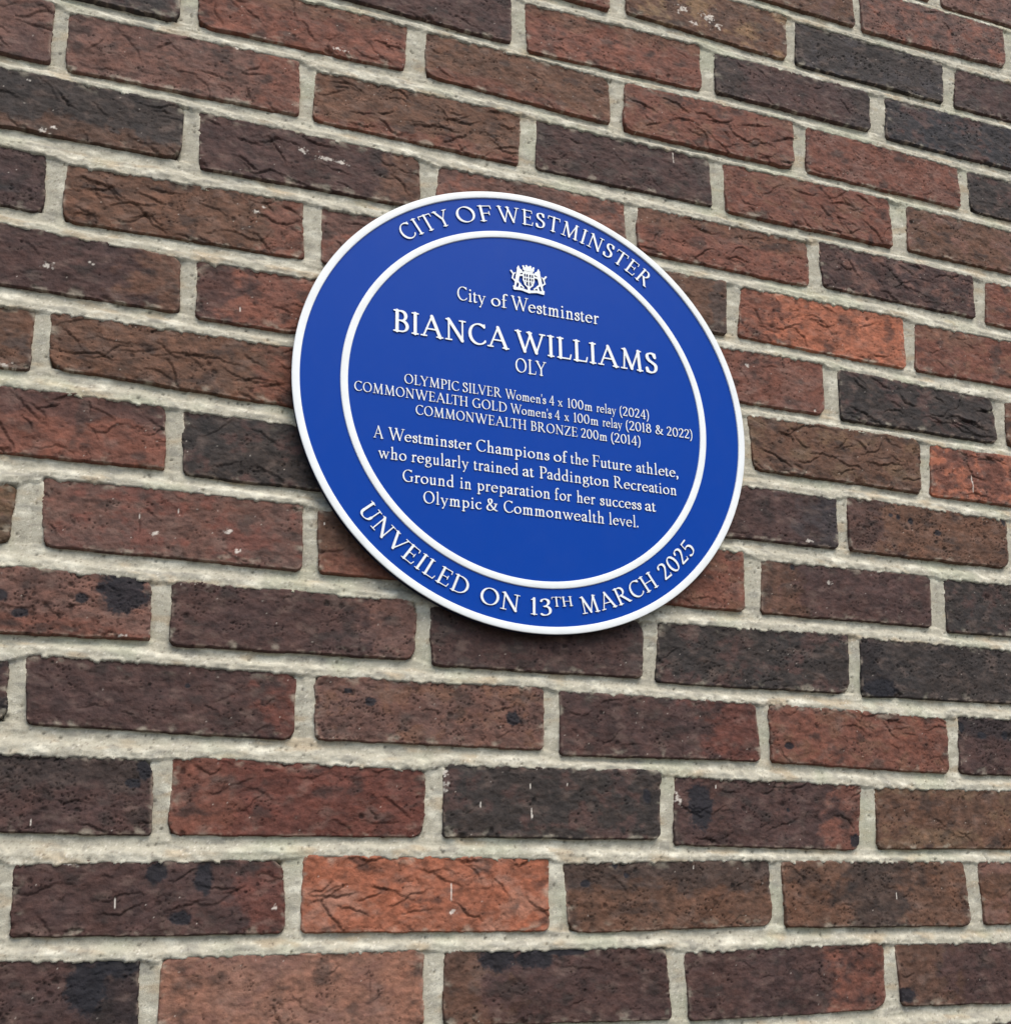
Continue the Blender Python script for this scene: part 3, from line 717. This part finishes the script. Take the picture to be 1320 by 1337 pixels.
G['C'] = E_(350, 350, 300, 338, 52, 318) + W_(17, (540, 585), (548, 690)) + W_(15, (545, 125), (575, 160))
G['D'] = stem(130) + W_(19, (60, T), (290, T)) + E_(285, 350, 330, 335, 90, -90) + W_(19, (60, B), (295, B))
G['E'] = stem(130) + W_(19, (60, T), (450, T)) + W_(18, (455, T), (465, 570)) + W_(18, (130, 365), (385, 365)) + W_(16, (388, 290), (388, 440)) + W_(19, (60, B), (470, B)) + W_(18, (475, B), (505, 150))
G['F'] = stem(130) + W_(19, (60, T), (465, T)) + W_(18, (470, T), (482, 555)) + W_(18, (130, 355), (390, 355)) + W_(16, (393, 275), (393, 435))
G['G'] = E_(350, 350, 300, 338, 52, 300) + W_(17, (540, 585), (548, 690)) + W_(44, (560, 70), (560, 300)) + S_(560, 300, 85, 70) + W_(19, (480, 35), (560, 70))
G['H'] = stem(130) + stem(560) + W_(19, (130, 360), (560, 360))
G['I'] = stem(130)
G['L'] = stem(130) + W_(19, (60, B), (455, B)) + W_(18, (460, B), (495, 160))
G['M'] = W_(24, (110, 15), (150, 680)) + W_(50, (150, 680), (395, 40)) + W_(24, (395, 40), (640, 685)) + W_(49, (640, 685), (690, 15)) + S_(110, B) + S_(690, B) + S_(120, T, 50, 20) + S_(665, T, 10, 55)
G['N'] = W_(24, (125, 15), (125, 680)) + W_(51, (120, 685), (580, 30)) + W_(24, (585, 20), (585, 690)) + S_(125, B) + S_(585, T) + S_(115, T, 65, 10)
G['O'] = E_(360, 350, 296, 338, 0, 360)
G['P'] = stem(130) + W_(19, (60, T), (280, T)) + E_(275, 508, 178, 177, 90, -90) + W_(17, (190, 331), (280, 331))
G['R'] = stem(130) + W_(19, (60, T), (280, T)) + E_(275, 520, 165, 165, 90, -90) + W_(18, (130, 355), (290, 355)) + W_(49, (285, 350), (560, 30)) + S_(565, B, 40, 70)
G['S'] = C_((372, 560), (330, 655), (225, 685), (115, 640), (95, 530), (160, 430), (270, 365), (385, 280), (400, 150), (330, 45), (215, 12), (110, 45), (70, 140), k=1.05) + W_(16, (378, 560), (384, 680)) + W_(16, (68, 145), (62, 20))
G['T'] = stem(300, s='b') + W_(21, (35, T), (565, T)) + W_(18, (30, T), (22, 555)) + W_(18, (570, T), (578, 555))
G['U'] = W_(48, (130, 230), (130, T)) + S_(130, T) + C_((130, 240), (145, 110), (220, 30), (330, 12), (445, 45), (520, 130), (535, 250)) + W_(25, (535, 240), (535, T)) + S_(535, T)
G['V'] = W_(50, (50, T), (315, 25)) + W_(24, (315, 25), (565, T)) + S_(48, T, 75, 85) + S_(567, T, 80, 65)
G['W'] = W_(48, (50, T), (275, 25)) + W_(24, (275, 25), (475, 640)) + W_(48, (440, T), (675, 25)) + W_(24, (675, 25), (895, T)) + S_(48, T, 70, 80) + S_(440, T, 65, 60) + S_(897, T, 75, 65)
G['Y'] = W_(48, (300, 15), (300, 320)) + W_(48, (55, T), (300, 310)) + W_(24, (300, 310), (530, T)) + S_(300, B) + S_(53, T, 75, 80) + S_(532, T, 75, 65)
G['Z'] = W_(20, (70, T), (500, T)) + W_(49, (485, 660), (85, 40)) + W_(20, (60, B), (510, B)) + W_(18, (68, T), (58, 560)) + W_(18, (515, B), (535, 145))
xh = 440
G['a'] = C_((75, 345), (120, 425), (220, 440), (290, 390), (305, 300)) + W_(42, (305, 310), (305, 80)) + C_((305, 75), (325, 20), (395, 30)) + C_((300, 265), (190, 230), (85, 175), (75, 85), (140, 20), (230, 35), (300, 105), k=.95)
G['c'] = E_(235, 220, 185, 208, 55, 318) + D_(335, 385, 34)
G['d'] = E_(225, 215, 170, 203, 40, 330) + W_(43, (365, 90), (365, 730)) + W_(17, (290, 715), (365, 735)) + W_(17, (365, 30), (440, 40)) + W_(40, (365, 20), (365, 100))
G['e'] = E_(235, 220, 185, 208, 15, 318) + W_(18, (70, 255), (410, 270))
G['f'] = W_(43, (130, 14), (130, 560)) + C_((130, 560), (150, 670), (220, 725), (300, 705)) + D_(300, 685, 34) + W_(19, (40, 430), (260, 430)) + S_(130, 14, 80, 95)
G['g'] = E_(200, 295, 130, 140, 0, 360) + W_(17, (300, 400), (420, 425)) + C_((120, 190), (75, 110), (130, 60), (280, 45), (385, 0), (385, -110), (290, -195), (160, -205), (50, -150), (50, -60), (130, 20), k=.8)
G['h'] = stem(110, 14, 730, 43, 'b') + W_(17, (35, 715), (110, 735)) + C_((115, 330), (190, 420), (280, 435), (345, 385), (355, 300)) + stem(355, 14, 310, 43, 'b')
G['i'] = stem(110, 14, 430, 43, 'b') + W_(17, (35, 410), (110, 435)) + D_(108, 615, 52)
G['l'] = stem(110, 14, 730, 43, 'b') + W_(17, (35, 715), (110, 735))
G['m'] = stem(110, 14, 430, 43, 'b') + W_(17, (35, 410), (110, 435)) + C_((115, 330), (185, 420), (270, 435), (330, 385), (340, 300)) + stem(340, 14, 310, 43, 'b') + C_((345, 330), (415, 420), (500, 435), (560, 385), (570, 300)) + stem(570, 14, 310, 43, 'b')
G['n'] = stem(110, 14, 430, 43, 'b') + W_(17, (35, 410), (110, 435)) + C_((115, 330), (190, 420), (280, 435), (345, 385), (355, 300)) + stem(355, 14, 310, 43, 'b')
G['o'] = E_(240, 220, 190, 208, 0, 360)
G['p'] = stem(110, -215, 430, 43, 'b') + W_(17, (35, 410), (110, 435)) + E_(255, 220, 165, 203, 140, -140)
G['r'] = stem(110, 14, 430, 43, 'b') + W_(17, (35, 410), (110, 435)) + C_((115, 320), (175, 405), (250, 430), (305, 410), k=1.15)
G['s'] = C_((275, 335), (240, 415), (165, 432), (85, 395), (80, 315), (150, 255), (240, 205), (285, 130), (245, 40), (165, 8), (85, 35), (55, 110), k=.95)
G['t'] = W_(43, (120, 90), (120, 500)) + W_(18, (50, 430), (250, 430)) + W_(17, (60, 435), (125, 540)) + C_((120, 100), (140, 25), (200, 12), (270, 50))
G['u'] = W_(43, (115, 110), (115, 430)) + W_(17, (35, 410), (115, 435)) + C_((115, 120), (140, 30), (210, 12), (290, 45), (350, 120)) + stem(350, 30, 430, 43, '') + W_(17, (275, 410), (350, 435)) + W_(17, (350, 20), (430, 32))
G['v'] = W_(43, (45, 425), (215, 20)) + W_(22, (215, 20), (375, 425)) + S_(45, 427, 55, 65) + S_(377, 427, 60, 50)
G['w'] = W_(42, (45, 425), (195, 20)) + W_(22, (195, 20), (330, 400)) + W_(42, (310, 425), (460, 20)) + W_(22, (460, 20), (605, 425)) + S_(45, 427, 55, 60) + S_(310, 427, 50, 50) + S_(607, 427, 55, 50)
G['x'] = W_(44, (65, 420), (350, 20)) + W_(22, (345, 420), (65, 20)) + S_(62, 427, 45, 65) + S_(350, 427, 60, 45) + S_(62, 14, 45, 65) + S_(355, 14, 65, 45)
G['y'] = W_(43, (45, 425), (220, 20)) + W_(22, (375, 425), (130, -190)) + D_(95, -195, 40) + W_(20, (95, -200), (140, -180)) + S_(45, 427, 55, 65) + S_(377, 427, 60, 50)
G['0'] = E_(245, 350, 190, 338, 0, 360)
G['1'] = stem(150, 14, 690, 46, 'b') + W_(18, (60, 620), (150, 690))
G['2'] = C_((70, 560), (120, 660), (230, 690), (345, 640), (370, 520), (310, 380), (190, 210), (75, 60)) + W_(36, (70, 40), (390, 40)) + W_(16, (395, 40), (425, 140))
G['3'] = C_((75, 590), (130, 670), (235, 690), (330, 630), (330, 510), (260, 420), (170, 375)) + C_((170, 380), (310, 360), (385, 260), (370, 120), (270, 25), (150, 10), (65, 50))
G['4'] = W_(24, (345, 680), (45, 205)) + W_(26, (45, 195), (460, 195)) + W_(47, (345, 14), (345, 680)) + S_(345, 14, 70)
G['5'] = W_(34, (130, 660), (390, 670)) + W_(20, (130, 665), (100, 385)) + C_((100, 385), (210, 430), (330, 390), (385, 270), (350, 110), (240, 20), (130, 10), (60, 50))
G['8'] = E_(240, 525, 130, 155, 0, 360) + E_(240, 190, 170, 178, 0, 360)
G['('] = C_((210, 740), (120, 620), (80, 450), (70, 280), (90, 100), (140, -60), (215, -170), k=.8)
G[')'] = C_((60, 740), (150, 620), (190, 450), (200, 280), (180, 100), (130, -60), (55, -170), k=.8)
G['&'] = C_((610, 400), (560, 240), (440, 90), (280, 12), (140, 50), (85, 170), (150, 300), (290, 400), (370, 520), (340, 640), (250, 680), (170, 620), (180, 500), (300, 320), (470, 120), (640, 20)) + S_(600, 420, 90, 70) + S_(640, 18, 20, 50)
G[','] = D_(90, 48, 52) + C_((125, 55), (130, -40), (70, -120))
G['.'] = D_(90, 50, 55)
G["'"] = W_(34, (75, 690), (70, 600)) + W_(22, (70, 610), (55, 510))
TIGHT = {'A': (8, 8), 'V': (6, 6), 'W': (6, 6), 'Y': (6, 6), 'T': (14, 14), 'L': (44, 12), 'P': (44, 20), 'F': (44, 14), 'O': (34, 34), 'C': (34, 28),
         'G': (34, 30), 'D': (44, 34), 'v': (4, 4), 'w': (4, 4), 'y': (4, 4), 'x': (8, 8), 'r': (20, 6), 'f': (18, 0), 't': (14, 12), 'o': (24, 24), 'c': (24, 16),
         'e': (24, 18), '.': (24, 30), ',': (20, 30), "'": (24, 24), '(': (30, 14), ')': (14, 30), 'a': (26, 12), 's': (28, 26)}

def contours(segs, step=11.0, blend=16.0, grow=0.0):
    """outline loops of a smooth union of round-ended tapering strokes"""
    s = np.array(segs, float)
    pad = 90
    x0, x1 = min(s[:, 0].min(), s[:, 3].min()) - pad, max(s[:, 0].max(), s[:, 3].max()) + pad
    y0, y1 = min(s[:, 1].min(), s[:, 4].min()) - pad, max(s[:, 1].max(), s[:, 4].max()) + pad
    gx = np.arange(x0, x1 + step, step); gy = np.arange(y0, y1 + step, step)
    X, Y = np.meshgrid(gx, gy)
    D = np.full(X.shape, 1e4)
    acc = np.zeros(X.shape)
    for ax, ay, wa, bx, by, wb in s:
        dx, dy = bx - ax, by - ay; L2 = dx * dx + dy * dy + 1e-9
        t = np.clip(((X - ax) * dx + (Y - ay) * dy) / L2, 0, 1)
        d = np.hypot(X - ax - t * dx, Y - ay - t * dy) - (wa + (wb - wa) * t)
        h = np.maximum(blend - np.abs(D - d), 0) / blend
        D = np.minimum(D, d) - h * h * blend * 0.18
    D = D - grow
    inside = D < 0
    # marching squares: oriented edge links, inside on the left
    nxt = {}
    def ex(i, j):                            # crossing on the horizontal edge (i,j)-(i,j+1)
        a, b = D[i, j], D[i, j + 1]; return (gx[j] + step * a / (a - b), gy[i])
    def ey(i, j):
        a, b = D[i, j], D[i + 1, j]; return (gx[j], gy[i] + step * a / (a - b))
    I = inside.astype(int)
    case = I[:-1, :-1] + 2 * I[:-1, 1:] + 4 * I[1:, 1:] + 8 * I[1:, :-1]
    TAB = {1: [('b', 'l')], 2: [('r', 'b')], 3: [('r', 'l')], 4: [('t', 'r')], 5: [('b', 'r'), ('t', 'l')], 6: [('t', 'b')], 7: [('t', 'l')],
           8: [('l', 't')], 9: [('b', 't')], 10: [('l', 'b'), ('r', 't')], 11: [('r', 't')], 12: [('l', 'r')], 13: [('b', 'r')], 14: [('l', 'b')]}
    for i, j in zip(*np.nonzero((case > 0) & (case < 15))):
        key = {'b': (0, i, j), 't': (0, i + 1, j), 'l': (1, i, j), 'r': (1, i, j + 1)}
        for a, b in TAB[case[i, j]]:
            nxt[key[a]] = key[b]
    loops = []
    while nxt:
        k0, k1 = nxt.popitem(); lp = [k0]
        while k1 != k0:
            lp.append(k1); k1 = nxt.pop(k1)
        loops.append(np.array([ex(i, j) if t == 0 else ey(i, j) for t, i, j in lp]))
    return loops

GL = {}
def small(v):                                # x-height of the face
    return v * 0.92 if v < 440 else 404.8 + (v - 440) * 1.02
def glyph(ch, grow=0.0):
    key = (ch, grow)
    if key not in GL:
        sg = G[ch]
        if ch.islower():
            sg = [(p0, small(p1), p2, p3, small(p4), p5) for p0, p1, p2, p3, p4, p5 in sg]
        lp = contours(sg, grow=grow)
        mn = min(l[:, 0].min() for l in lp); mx_ = max(l[:, 0].max() for l in lp)
        l_, r_ = TIGHT.get(ch, (38, 38))
        GL[key] = ([l - np.array([mn - l_, 0]) for l in lp], mx_ - mn + l_ + r_)
    return GL[key]
KERN = {'AW': -70, 'WA': -70, 'AV': -70, 'LY': -80, 'LT': -70, 'AT': -60, 'TA': -60, 'TY': -10, 'We': -55, 'Wo': -55, 'LV': -70, 'CA': -10, 'Pa': -30, 'TH': 0, 'VE': -10, "n'": -5, "'s": -20, 'RY': -30, 'AL': 0, 'EA': 5}
def layout(text, track=0.0, space=200.0, grow=0.0):
    """list of (loops, x offset) and the total width, in font units"""
    x = 0.0; out = []; prev = ''
    for ch in text:
        if ch == ' ':
            x += space; prev = ''; continue
        lp, adv = glyph(ch, grow)
        x += KERN.get(prev + ch, 0)
        out.append((lp, x, adv)); x += adv + track; prev = ch
    return out, x - track

def relief(name, loops, height=1.0, bevel=0.10, label=None):
    """raised cast lettering: white faces, blue sides"""
    cu = bpy.data.curves.new(name, 'CURVE')
    cu.dimensions = '2D'; cu.fill_mode = 'BOTH'
    cu.extrude = height / 2000; cu.bevel_depth = bevel / 1000; cu.bevel_resolution = 1; cu.offset = -bevel / 1000
    for l in loops:
        sp = cu.splines.new('POLY'); sp.points.add(len(l) - 1)
        co = np.zeros((len(l), 4), np.float32); co[:, :2] = l / 1000; co[:, 3] = 1
        sp.points.foreach_set('co', co.ravel()); sp.use_cyclic_u = True
    tmp = bpy.data.objects.new(name, cu); COL.objects.link(tmp)
    dg = bpy.context.evaluated_depsgraph_get(); dg.update()
    me = bpy.data.meshes.new_from_object(tmp.evaluated_get(dg))
    bpy.data.objects.remove(tmp); bpy.data.curves.remove(cu)
    me.name = name
    me.materials.clear(); me.materials.append(WHITE_P); me.materials.append(BLUE)
    nv = np.zeros(len(me.polygons) * 3, np.float32); me.polygons.foreach_get('normal', nv)
    me.polygons.foreach_set('material_index', (np.abs(nv.reshape(-1, 3)[:, 2]) < 0.25).astype(np.int32))
    me.update()
    o = bpy.data.objects.new(name, me); COL.objects.link(o)
    o.parent = root; o.location = (0, 0, (Z_F + height / 2) / 1000)
    if label:
        o['label'] = label
    return o

def line(name, runs, base, cap, track=10, height=1.0, label=None, grow=0.0):
    """runs: (text, x from, x to) in mm on one baseline"""
    loops = []
    sy = cap / 700.0
    for text, xa, xb in runs:
        out, w = layout(text, track, 200, grow)
        i0 = TIGHT.get(text[0], (38, 38))[0]; i1 = w - TIGHT.get(text[-1], (38, 38))[1]
        xa, xb = xa + 0.3, xb - 0.3; sx = (xb - xa) / (i1 - i0)
        for lp, ox, adv in out:
            loops += [np.stack([(l[:, 0] + ox - i0) * sx + xa, l[:, 1] * sy + base], -1) for l in lp]
    return relief(name, loops, height, label=label)

def arc(name, runs, r, cap, inward, label=None):
    """runs: (text, from degree, to degree, raise, scale)"""
    loops = []
    for text, a0, a1, up, sc in runs:
        out, w = layout(text, 30, 260)
        s = cap / 700.0 * sc
        for lp, ox, adv in out:
            f = (ox + adv / 2) / w
            ang = math.radians(a0 + (a1 - a0) * f)
            sx = abs(math.radians(a1 - a0)) * (r) / w
            for l in lp:
                u = (l[:, 0] - adv / 2) * sx; v = l[:, 1] * s + up
                if inward:                      # tops towards the centre (foot of the plaque)
                    rad = r - v; tx, ty = -math.sin(ang), math.cos(ang)
                    q = np.stack([rad * math.cos(ang) + u * tx, rad * math.sin(ang) + u * ty], -1)
                else:
                    rad = r + v; tx, ty = math.sin(ang), -math.cos(ang)
                    q = np.stack([rad * math.cos(ang) + u * tx, rad * math.sin(ang) + u * ty], -1)
                loops.append(q)
    return relief(name, loops, 1.2, label=label)

arc('arched_lettering', [('CITY', 129.8, 113.6, 0, 1), ('OF', 112.0, 100.6, 0, 1), ('WESTMINSTER', 99.5, 49.7, 0, 1)], 192.0, 16.6, False, 'white capitals curving along the top of the blue band')
arc('arched_lettering', [('UNVEILED', -142.8, -109.0, 0, 1), ('ON', -105.9, -95.0, 0, 1), ('13', -92.4, -86.2, 0, 0.97), ('TH', -86.2, -80.2, 8.6, 0.56),
                         ('MARCH', -78.4, -54.2, 0, 1), ('2025', -52.0, -38.2, 0, 0.97)], 206.8, 15.8, True, 'white capitals and date curving along the foot of the blue band')
line('heading_lettering', [('City', -73.6, -44.9), ('of', -40.3, -22.9), ('Westminster', -20.4, 71.1)], 96.2, 14.4, 4, label='small raised heading under the coat of arms')
line('name_lettering', [('BIANCA', -134.6, -22.3), ('WILLIAMS', -17.5, 132.2)], 52.6, 21.6, 6, 1.2, label='largest line of raised white capitals', grow=6.0)
line('lettering', [('OLY', -17.2, 14.6)], 30.6, 14.6)
line('lettering', [('OLYMPIC', -123.9, -71.9), ('SILVER', -69.1, -31.0), ("Women's", -28.0, 13.2), ('4', 15.9, 21.5), ('x', 24.6, 29.9), ('100m', 34.5, 60.5), ('relay', 64.0, 85.2), ('(2024)', 88.4, 119.9)], 1.6, 9.5, 4, 0.9)
line('lettering', [('COMMONWEALTH', -169.3, -63.7), ('GOLD', -59.9, -26.0), ("Women's", -23.1, 18.5), ('4', 21.0, 26.7), ('x', 30.7, 35.9), ('100m', 40.2, 66.2), ('relay', 69.7, 90.9), ('(2018', 94.2, 121.7), ('&', 125.6, 134.7), ('2022)', 137.9, 166.2)], -12.6, 9.5, 4, 0.9)
line('lettering', [('COMMONWEALTH', -113.3, -7.1), ('BRONZE', -3.4, 44.2), ('200m', 47.3, 74.6), ('(2014)', 78.1, 109.4)], -27.6, 9.5, 4, 0.9)
line('lettering', [('A', -151.7, -141.9), ('Westminster', -138.3, -60.5), ('Champions', -56.7, 14.9), ('of', 18.5, 33.1), ('the', 35.6, 54.1), ('Future', 57.8, 98.7), ('athlete,', 102.9, 148.1)], -55.6, 11.5, 6, 0.9)
line('lettering', [('who', -147.2, -121.0), ('regularly', -117.2, -63.3), ('trained', -59.4, -16.2), ('at', -12.5, -0.7), ('Paddington', 4.1, 74.4), ('Recreation', 78.8, 145.3)], -74.4, 11.5, 6, 0.9)
line('lettering', [('Ground', -125.0, -77.6), ('in', -72.5, -61.2), ('preparation', -56.5, 14.6), ('for', 18.4, 35.8), ('her', 40.3, 59.6), ('success', 63.8, 107.1), ('at', 110.2, 122.2)], -94.0, 11.5, 6, 0.9)
line('lettering', [('Olympic', -106.2, -51.7), ('&', -47.9, -36.4), ('Commonwealth', -31.4, 68.1), ('level.', 72.2, 102.8)], -112.2, 11.5, 6, 0.9)

# ---- coat of arms: portcullis shield with crest above, a lion on either side, on a scrolled base
def cap_(x0, y0, x1, y1, a, b=None): return [(x0, y0, a, x1, y1, a if b is None else b)]
arms = []
arms += cap_(-60, 262, 60, 262, 26) + cap_(-62, 262, -78, 306, 16) + cap_(62, 262, 78, 306, 16) + cap_(-24, 270, -30, 318, 17) + cap_(24, 270, 30, 318, 17) + cap_(0, 270, 0, 300, 16)   # crest
arms += cap_(-62, 218, 62, 218, 11)
shield = [(-78, 190), (-78, 70), (-55, 0), (0, -58), (55, 0), (78, 70), (78, 190)]
for a, b in zip(shield[:-1], shield[1:]): arms += cap_(*a, *b, 11)
arms += cap_(-78, 190, 78, 190, 11) + cap_(0, 185, 0, -30, 11) + cap_(-40, 170, -40, 20, 7) + cap_(40, 170, 40, 20, 7) + cap_(-70, 120, 70, 120, 8) + cap_(-66, 60, 66, 60, 7)
for sgn in (-1, 1):
    f = lambda *v: cap_(v[0] * sgn, v[1], v[2] * sgn, v[3], *v[4:])
    arms += f(150, 240, 152, 252, 25.2) + f(152, 262, 150, 292, 15, 9) + f(130, 232, 112, 226, 17)      # head, ear, muzzle
    arms += f(152, 215, 166, 120, 25.2, 28.1) + f(166, 120, 178, 45, 26.6, 28.1)                             # mane, body
    arms += f(140, 180, 98, 205, 15) + f(140, 140, 92, 150, 15)                                      # forepaws on the shield
    arms += f(176, 40, 130, -10, 17.8, 12.6) + f(130, -10, 150, -78, 16) + f(190, 30, 206, -70, 19.2, 12.6) + f(206, -78, 178, -84, 13)
    arms += f(205, 30, 245, 70, 11) + f(245, 70, 228, 140, 11) + f(228, 140, 262, 190, 11, 15) + f(232, 140, 205, 165, 10)   # tail
    arms += f(80, -58, 110, -30, 12)
arms += cap_(-214, -104, -110, -92, 20) + cap_(-110, -92, 0, -118, 22) + cap_(0, -118, 110, -92, 22) + cap_(110, -92, 214, -104, 20)
arms += cap_(-214, -104, -226, -66, 13) + cap_(214, -104, 226, -66, 13) + cap_(0, -110, 0, -70, 20)
lp = contours(arms, 6.0, 12.0)
relief('coat_of_arms', [l * np.array([0.068, 0.064]) + np.array([-1.6, 125.2]) for l in lp], 1.5, 0.12)
